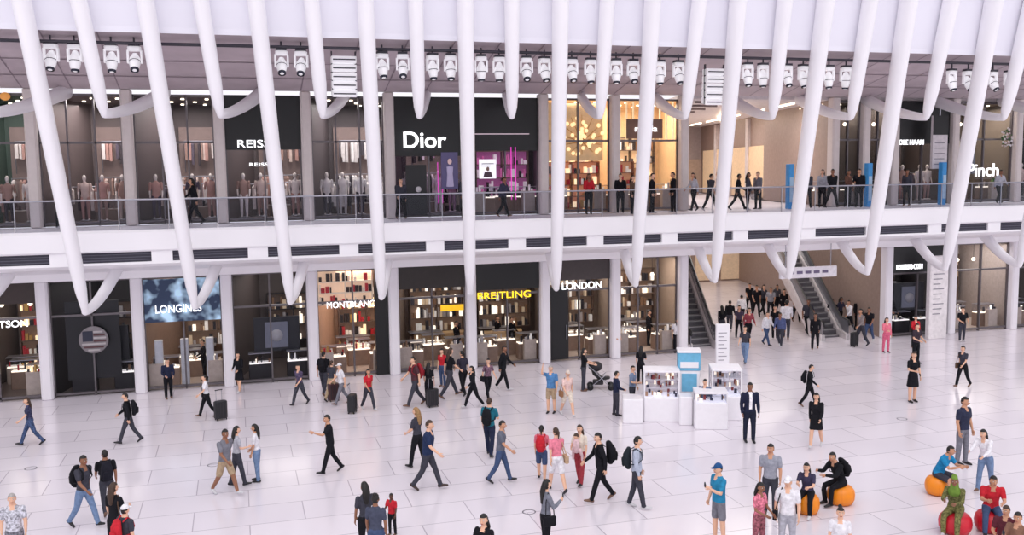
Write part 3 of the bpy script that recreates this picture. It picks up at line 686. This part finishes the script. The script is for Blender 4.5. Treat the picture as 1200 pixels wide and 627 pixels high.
def add_head(mb,S,o):
    T=S['T']; c=T((0,.015,1.632)); hy=D2R(o.get('hy',random.uniform(-15,15))); hp=D2R(o.get('hp',0))
    Rm=(Matrix.Rotation(hy,3,'Z')@Matrix.Rotation(-hp,3,'X')).to_4x4()
    nu,nv=16,12
    def P(u_,v_,k=1.0):
        th=math.pi*v_; x=math.sin(th)*math.cos(u_); y=math.sin(th)*math.sin(u_); z=math.cos(th)
        fx=1-.32*max(0,-z)**1.5; fy=1-.12*max(0,-z)
        return Vector((x*.077*fx*k,(y*.096*fy+.012*max(0,-z)*(1 if y>0 else 0))*k,z*.118*k)),Vector((x,y,z))
    for which in ('head','hair'):
        vs=[];ds=[]
        for i in range(nv+1):
            for j in range(nu):
                p_,d=P(2*math.pi*j/nu,i/nv,1.0 if which=='head' else 1.1); 
                if which=='hair': p_.z+=.004
                vs.append(c+Rm@p_); ds.append(d)
        fs=[]
        for i in range(nv):
            for j in range(nu):
                k=(j+1)%nu; f_=(i*nu+j,(i+1)*nu+j,(i+1)*nu+k,i*nu+k)
                if which=='hair':
                    if o.get('bald'): continue
                    d=sum((ds[q] for q in f_),Vector())/4
                    if d.y>.12 and d.z<.5: continue
                    if d.z<(-.75 if o.get('long') or o.get('scarf') else -.4): continue
                    if not o.get('long') and abs(d.x)>.75 and d.z<-.1: continue
                fs.append(f_)
        mt=S['skin'] if which=='head' else (CM(o['scarf']) if o.get('scarf') else S['hair'])
        mb.add(vs,fs,mt,True)
    L=lambda v:c+Rm@Vector(v)
    EW=M((235,232,230),.3); EK=M((25,18,16),.3); LIP=M((165,90,85),.5)
    mb.tube([L((0,.092,.012)),L((0,.112,-.022))],[.008,.014],S['skin'],6)
    for s_ in (-1,1):
        mb.ball(L((s_*.03,.083,.012)),.0115,EW,6,4); mb.ball(L((s_*.03,.0925,.012)),.006,EK,6,4)
        mb.tube([L((s_*.015,.094,.033)),L((s_*.046,.084,.033))],[.004,.004],S['hair'],5)
        mb.ball(L((s_*.078,.0,-.004)),(.01,.02,.03),S['skin'],6,5)
    mb.tube([L((-.022,.088,-.056)),L((0,.096,-.056)),L((.022,.088,-.056))],[.006,.008,.006],LIP,6)
    if o.get('scarf'):
        mt=CM(o['scarf']); mb.tube([L((0,-.02,-.06)),c+Vector((0,-.02,-.15)),c+Vector((0,-.02,-.25))],[(.085,.085),(.1,.1),(.15,.12)],mt,12,ref=(1,0,0)); mb.ball(L((0,-.08,.08)),(.07,.06,.06),mt)
    if o.get('long'):
        hl=o['long'] if isinstance(o['long'],float) else .26
        mb.tube([L((0,-.05,.05)),L((0,-.085,-.05)),c+Vector((0,-.11,-.16)),c+Vector((0,-.12,-.08-hl))],[(.075,.05),(.09,.05),(.095,.045),(.05,.025)],S['hair'],10,ref=(1,0,0))
    if o.get('tail'):
        mb.tube([L((0,-.1,.05)),L((0,-.15,.03)),L((0,-.15,-.14))],[.025,.032,.015],S['hair'],8)
    if o.get('bun'): mb.ball(L((0,-.07,.12)),.045,S['hair'])
    if o.get('cap'):
        mt=CM(o['cap']); rings=[]
        for v_ in (.02,.12,.25,.36,.42): rings.append([L(P(2*math.pi*j/16,v_,1.14)[0]+Vector((0,0,.008))) for j in range(16)])
        mb.loft(rings,mt)
        mb.tube([L((0,.07,.045)),L((0,.17,.035))],[(.07,.008),(.05,.006)],mt,10,ref=(1,0,0))
def add_hand(mb,S,wr,fd,s_,curl=35):
    sk=S['skin']; n=Vector((-s_,0,0)); n=(n-fd*n.dot(fd)).normalized(); w=fd.cross(n)
    if w.y<0: w=-w
    k=.9 if S['fem'] else 1.0
    mb.tube([wr,wr+fd*.035*k,wr+fd*.085*k],[(.024,.02),(.036*k,.015),(.038*k,.013)],sk,8,ref=w)
    cr_=D2R(curl)
    for i,(off,L_) in enumerate(((-.029,.06),(-.01,.072),(.01,.078),(.029,.07))):
        p0=wr+fd*.08*k+w*off*k; a1=cr_*.5; d1=(fd*math.cos(a1)+n*math.sin(a1)); p1=p0+d1*L_*.5*k
        a2=cr_*1.4; d2=(fd*math.cos(a2)+n*math.sin(a2)); p2=p1+d2*L_*.5*k
        mb.tube([p0,p1,p2],[.0085,.008,.0065],sk,6)
    p0=wr+fd*.025*k+w*.03*k; p1=p0+(fd*.7+w*.6+n*.3).normalized()*.035; p2=p1+(fd*.9+w*.15+n*.4).normalized()*.03
    mb.tube([p0,p1,p2],[.012,.010,.008],sk,6)
def finish(S,verts,faces,g,rz,h,pose,o):
    V=np.array(verts); k=h/1.75; mb=MB()
    cen=np.array([V[list(f_)].mean(axis=0) for f_ in faces])
    mats=[];vals=[]
    for p0,p1,r0,r1,mt in S['segs']:
        a=np.array(p0);b_=np.array(p1);ab=b_-a;t=np.clip(((cen-a)@ab)/max(1e-9,ab@ab),0,1)
        vals.append(np.linalg.norm(cen-(a+t[:,None]*ab),axis=1)-(r0+(r1-r0)*t)); mats.append(mt)
    le=S['lean']; y=cen[:,1]; z=cen[:,2]-.92
    yy=y*math.cos(le)-z*math.sin(le); zz=.92+z*math.cos(le)+y*math.sin(le)
    Rz=[r[0] for r in S['R']]; a=np.interp(zz,Rz,[r[1] for r in S['R']])*S['wide']; b_=np.interp(zz,Rz,[r[2] for r in S['R']])*S['wide']
    tv=(np.sqrt((cen[:,0]/a)**2+(yy/b_)**2)-1)*b_+np.maximum(0,.88-zz)*1.0+np.maximum(0,zz-1.5)*2-.004
    vals.append(tv); mats.append('torso')
    idx=np.argmin(np.array(vals),axis=0); waist=o.get('waist',.93 if not S['fem'] else 1.0)
    mis=[]
    for i in range(len(faces)):
        mt=mats[idx[i]]
        if mt=='torso':
            mt=S['top'] if zz[i]>waist else S['bot']
            if zz[i]>1.49: mt=S['skin']
            elif zz[i]>1.40 and yy[i]>.03 and abs(cen[i,0])<.05: mt=S['skin'] if not o.get('shirt') else CM(o['shirt'])
            elif o.get('shirt') and yy[i]>.03 and abs(cen[i,0])<.045 and zz[i]>1.0: mt=CM(o['shirt'])
        if S['hem'] and S['hem']<cen[i,2]<waist and (mt is not S['top']) and abs(cen[i,0])<.215: mt=S['bot']
        mis.append(mb.mi(mt))
    mb.v=[tuple(v) for v in V]; mb.f=[list(f_) for f_ in faces]; mb.m=mis; mb.sm=[True]*len(faces)
    add_head(mb,S,o)
    for wr,fd,s_ in S['hands']: add_hand(mb,S,wr,fd,s_,70 if pose=='phone' else 30)
    T=S['T']
    if pose=='phone':
        wr,fd,s_=max(S['hands'],key=lambda q:q[0].z); pc=wr+fd*.11
        mb.ball(pc+Vector((-s_*.025,0,.02)),(.035,.012,.07),M((30,32,44),.2),8,5)
    if o.get('bp'):
        mt=CM(o['bp']); bs=o.get('bps',1.0)
        mb.tube([T((0,-.2*bs,1.02)),T((0,-.235*bs,1.12)),T((0,-.235*bs,1.3)),T((0,-.2*bs,1.43+.08*(bs-1)))],[(.12*bs,.07*bs),(.155*bs,.1*bs),(.15*bs,.095*bs),(.11*bs,.06*bs)],mt,12,ref=(1,0,0))
        mb.tube([T((0,-.31*bs,1.06)),T((0,-.33*bs,1.2))],[(.1*bs,.04),(.1*bs,.035)],mt,10,ref=(1,0,0))
        for s_ in (-1,1): mb.tube([T((s_*.1,-.13,1.42)),T((s_*.11,-.02,1.49)),T((s_*.12,.11,1.4)),T((s_*.135,.14,1.25)),T((s_*.17,.02,1.12)),T((s_*.13,-.13,1.1))],[(.025,.01)]*6,mt,6,ref=(1,0,0))
    if o.get('bag'):
        mt=CM(o['bag']); s_=o.get('bs',1)
        mb.rbox(s_*.25-.05,s_*.25+.05,-.14,.14,.78,1.0,mt,.03)
        mb.tube([(s_*.25,-.1,.98),T((s_*.16,-.06,1.3)),T((s_*.12,0,1.49)),T((s_*.17,.1,1.3)),(s_*.25,.1,.98)],[.012]*5,mt,6)
    if o.get('kidcarry'):
        cm=CM((220,190,195)); mb.tube([T((.02,.2,1.05)),T((.02,.22,1.2)),T((.02,.2,1.34))],[(.1,.08),(.11,.09),(.08,.06)],cm,10,ref=(1,0,0)); mb.ball(T((.02,.2,1.46)),(.07,.075,.085),S['skin']); mb.ball(T((.02,.195,1.48)),(.074,.078,.08),S['hair'])
        for s_ in (-1,1): mb.tube([T((s_*.1,.2,1.08)),T((s_*.14,.16,.9)),T((s_*.14,.16,.78))],[.05,.04,.03],cm,8)
    zs=S['zmin']
    mb.v=[(x*k,y_*k,(z_-zs)*k) for x,y_,z_ in mb.v]
    base='man' if not S['fem'] else 'woman'
    if o.get('kid'): base='child'
    nm={'walk':'walking_','sit':'seated_','phone':'standing_','stand':'standing_','step':'walking_'}[pose]+base
    return mb.obj(nm,loc=g,rot=(0,0,rz))
K=(24,24,30);N=(36,42,66);G=(120,120,130);LG=(176,176,186);Wc=(226,224,230);R_=(190,40,52);JB=(66,82,116);LJ=(112,134,168);TL=(44,130,170);PK=(226,120,140);KH=(172,150,124);DG=(62,62,72);BR=(92,70,58);CR=(222,210,196);FL=(120,92,108);GN=(110,140,60)
P=person
P(37,522,465,-60,'walk',(60,62,90),JB,f=1,hr='b',long=1,pat=1)
P(152,520,460,-80,'walk',K,DG,bp=K,sl='long')
P(198,467,420,30,'stand',N,K,sl='long')
P(243,489,440,-60,'walk',Wc,K,f=1,tail=1,bag=K)
P(281,460,413,-20,'step',K,K,f=1,long=1,sl='long',skirt=.55,leg='bare')
P(20,None,578,20,'stand',(190,190,200),G,hr='g',sk=0,pat=1)
P(100,618,533,70,'walk',DG,LJ,bp=K,sk=2)
P(127,602,527,-150,'walk',K,DG,bp=(30,30,40),sk=2)
P(137,None,566,160,'stand',K,K,f=1,hr='b',long=1,bag=BR)
P(150,None,592,150,'stand',DG,K,bp=R_,cap=(230,228,232),h=1.6)
P(265,580,502,60,'walk',G,KH,leg='shorts',sk=2,shoe=(200,200,205))
P(279,570,500,120,'step',LG,DG,f=1,long=1)
P(302,564,497,-90,'stand',Wc,LJ,f=1,long=1,sk=1,arms=((4,8,12,.05),(10,8,30,.05)))
P(388,555,486,-70,'walk',K,K,sk=1,arms=((50,10,60,.1),(-15,8,20,.05)))
P(352,475,426,-30,'walk',(84,74,100),DG,f=1,bun=1,pat=1)
P(380,463,412,170,'walk',K,DG,bp=K); P(389,470,424,160,'walk',DG,KH,f=1,tail=1,hr='b')
P(401,474,425,-60,'walk',Wc,G,cap=(225,222,225))
P(432,481,432,40,'walk',R_,DG,f=1,long=1,sk=1)
P(430,None,565,-150,'stand',DG,K,f=1,long=1,sk=2); P(442,None,579,170,'stand',(70,74,92),JB,f=1,bun=1,sk=2); P(460,627,578,-30,'stand',R_,K,kid=1,sk=3)
P(502,574,492,80,'walk',(38,50,82),DG,sk=0,hr='b',shoe=(60,44,40),wide=1.12); P(490,549,478,-120,'step',DG,K,f=1,long=1,hr='l')
P(487,476,417,-60,'walk',(80,50,56),DG,bp=(150,40,50)); P(503,475,425,160,'stand',K,K,f=1,long=1)
P(527,466,407,120,'walk',K,DG,f=1,hr='b',long=1); P(543,463,411,-150,'walk',(50,46,60),K,f=1,tail=1)
P(555,478,428,-60,'walk',K,K,f=1,sl='long',long=1); P(572,468,420,30,'walk',FL,K,f=1,bag=K,pat=1)
P(590,457,405,70,'walk',K,K,sl='long',sk=2); P(519,453,413,-30,'stand',R_,JB,f=1)
P(574,535,467,160,'step',(36,110,130),N,bp=K,hr='b'); P(587,566,493,80,'walk',(100,104,118),JB,sk=1)
P(569,None,602,-30,'stand',K,K,f=1,long=1); P(640,None,562,110,'phone',(120,122,134),K,f=1,long=.32,bag=K,sl='long')
P(646,484,428,-20,'stand',(82,130,180),KH,leg='shorts',hr='g',arms=((4,9,12,.05),(110,14,70,.2)))
P(665,488,433,20,'walk',(226,196,190),CR,f=1,cap=(215,200,190),leg='shorts',bag=(150,110,80))
P(659,414,354,0,'stand',K,K,f=1,long=1,sl='long',h=1.75)
P(684,458,408,90,'stand',K,DG,f=1,long=1,arms=((35,6,40,.1),(35,6,40,.1)))
P(635,563,502,170,'step',PK,JB,f=1,tail=1,bp=R_,leg='shorts',h=1.5); P(653,577,502,-160,'walk',(225,130,150),Wc,f=1,leg='shorts',tail=1,hr='b',bag=(190,160,130))
P(680,568,498,-30,'step',CR,(160,60,70),f=1,long=1,hr='b',kidcarry=1)
P(704,588,507,-80,'walk',K,K,bp=K,bps=1.25,sl='long')
P(746,596,512,80,'step',(178,186,204),DG,bp=(34,40,46),sl='long')
P(722,419,380,20,'stand',(210,200,60),K,f=1); P(722,487,435,100,'stand',N,DG,f=0,sl='long')
P(741,480,440,60,'stand',(120,136,164),DG,kid=1,h=1.55); P(751,450,408,160,'stand',K,K,f=1,long=1); P(793,413,373,0,'stand',Wc,K)
P(826,497,447,-30,'phone',(104,114,140),DG,sl='long')
P(878,518,448,0,'stand',(34,38,62),(34,38,56),sl='long',shirt=(235,232,238),sk=2,shoe=K,arms=((4,9,12,.05),(-2,10,16,.08)))
P(842,None,543,-70,'phone',TL,G,leg='shorts',cap=(40,80,130),shoe=(90,90,100),wide=1.08,h=1.8)
P(889,None,565,40,'stand',PK,(150,90,100),f=1,long=1,sk=2,h=1.6,pat=1); P(902,603,523,-20,'stand',(150,152,164),DG,sk=1,h=1.75)
P(922,None,558,-20,'stand',Wc,LG,cap=(230,228,232),bag=K,h=1.75)
P(946,0,0,-30,'sit',(60,56,80),K,f=1,long=1,at=B1,h=1.62); P(985,0,0,-70,'sit',K,K,f=0,bp=K,sl='long',at=B2,h=1.72,lean=22,sk=1)
P(983,None,594,-20,'stand',Wc,K,f=1,bun=1,h=1.6)
P(956,525,460,-30,'walk',K,K,f=1,long=1,sl='long',skirt=.6,leg='bare'); P(948,477,430,60,'walk',K,K,bp=K,sl='long',shirt=(200,200,205))
P(1069,471,412,10,'stand',K,K,f=1,long=1,skirt=.55,leg='bare',hr='b'); P(1073,426,379,30,'stand',(60,50,60),K)
P(1127,544,465,30,'stand',(46,50,72),G,sk=1,wide=1.08); P(1154,576,500,-50,'step',Wc,LJ,f=1,long=1,lean=18,sl='long',arms=((35,8,30,.2),(40,8,40,.2)))
P(1098,0,0,40,'sit',(36,130,180),DG,at=B3,h=1.72,leg='shorts',sk=1,lean=25)
P(1119,0,0,-40,'sit',(104,104,64),(116,112,70),f=1,scarf=GN,at=B4,h=1.72,sl='long',wide=1.15,sk=2,pat=1)
P(1160,0,0,-20,'sit',R_,JB,at=B5,h=1.75,lean=20,sk=1)
P(1176,None,592,-40,'stand',(90,40,50),K,h=1.55,hr='b',sk=1); P(1190,None,600,-60,'phone',(130,96,80),K,sk=1,h=1.6)
P(1128,454,405,-60,'walk',(60,60,72),K,f=1,bag=BR); P(1127,400,360,0,'stand',K,DG)
P(873,426,381,-30,'walk',DG,LJ,f=1,long=1); 
for a in [(855,388,352,160,'walk',K,DG,0),(866,396,357,-20,'walk',(80,70,90),K,1),(877,402,360,10,'walk',(150,70,80),K,1),(898,405,365,30,'walk',Wc,JB,0),(914,407,366,-30,'walk',(80,90,130),DG,0),(908,398,358,-30,'stand',K,K,1),(921,398,352,160,'walk',Wc,DG,0),
 (955,410,366,-20,'walk',K,K,1),(946,392,350,10,'walk',DG,K,0),(975,388,350,-30,'stand',K,K,0),(984,385,348,30,'walk',(60,60,80),K,1),(995,390,352,-70,'walk',Wc,K,0),(1009,406,362,-70,'walk',(140,130,130),DG,1),(1018,401,360,-40,'walk',K,JB,0),
 (1038,413,372,10,'stand',PK,(210,100,130),1),(1042,391,345,20,'stand',K,K,0),(1030,388,350,-20,'walk',(130,80,80),K,1),(886,372,334,0,'walk',K,K,0),(894,370,333,20,'walk',DG,K,1),(903,372,336,-20,'walk',(150,150,160),K,0),(918,374,338,0,'walk',K,K,1),
 (933,378,342,0,'walk',(100,60,60),K,0),(869,380,346,180,'walk',Wc,K,0),(846,396,358,180,'walk',K,DG,1),(1005,384,350,0,'stand',K,K,0),(1072,408,384,0,'stand',R_,K,1),(963,376,343,0,'walk',(90,90,110),K,0),(878,366,332,0,'walk',K,K,0),(910,366,333,0,'walk',(80,80,90),K,1)]:
    P(*a[:7],f=a[7],long=a[7],far=1,sk=random.choice((0,1,2)),sl=random.choice(('short','long')))
for px,fc,tcx,f_ in ((727,0,K,0),(741,60,BR,1),(764,70,K,0),(789,-80,K,0),(813,-60,LG,1),(832,120,DG,0),(864,80,K,0),(876,60,DG,1),(888,-60,(110,110,120),0),(945,0,DG,0),(963,-20,LG,1),(974,10,K,0),(993,30,(100,70,60),1),(1006,-30,K,0),(545,30,DG,1),(590,60,(60,60,80),0),(470,20,DG,0),(228,-60,K,1),(70,80,DG,0),(842,-80,(140,140,150),1),(690,10,R_,1),(1170,10,LG,0),(1062,-40,DG,1)):
    P(px,250,205,fc,random.choice(('walk','stand')),tcx,K,f=f_,long=f_,z=Z2,y=random.uniform(-2.0,-.8),far=1,h=random.uniform(1.6,1.8),sk=random.choice((0,1,2)),sl='long')
for px,py in ((240,446),(535,420),(600,414),(583,412),(760,405)):
    P(px,py,0,random.choice((0,60,-60)),'stand',K,K,f=random.random()<.5,far=1,h=1.7,sl='long')
built=[]
for q in QUEUE:
    g,rz_,h,pose,tc_,bc,o=q
    S=build_body(h,pose,tc_,bc,o)
    me=bpy.data.meshes.new('tmp'); me.from_pydata(S['body'].v,[],S['body'].f); ob=bpy.data.objects.new('tmp',me); sc.collection.objects.link(ob)
    md=ob.modifiers.new('r','REMESH'); md.mode='VOXEL'; md.voxel_size=.026 if o.get('far') else .017
    sm=ob.modifiers.new('s','SMOOTH'); sm.factor=.5; sm.iterations=2
    built.append((ob,S))
dg=bpy.context.evaluated_depsgraph_get(); dg.update()
for (ob,S),(g,rz_,h,pose,tc_,bc,o) in zip(built,QUEUE):
    ev=ob.evaluated_get(dg); me=ev.to_mesh()
    V=[tuple(v.co) for v in me.vertices]; Fs=[tuple(p_.vertices) for p_ in me.polygons]; ev.to_mesh_clear()
    finish(S,V,Fs,g,rz_,h,pose,o)
for ob,S in built:
    me=ob.data; bpy.data.objects.remove(ob); bpy.data.meshes.remove(me)
bpy.context.view_layer.update()
for ob,w,hm in TXT:
    d=ob.dimensions
    if d.x>0:
        sx=w/d.x; sy=(hm/d.y) if hm else sx; ob.scale=(sx,sy,1)
# ------------------------------------------------------------------ light
w=bpy.data.worlds.new('world'); sc.world=w; w.use_nodes=True; bg=w.node_tree.nodes['Background']; bg.inputs[0].default_value=(.96,.94,1.0,1); bg.inputs[1].default_value=1.06
l=bpy.data.lights.new('skylight_sun','SUN'); l.energy=1.0; l.angle=D2R(50); l.color=(1,.97,.95); o=bpy.data.objects.new('skylight_sun',l); sc.collection.objects.link(o); o.rotation_euler=(D2R(38),D2R(-12),0)
print('people',len(QUEUE))
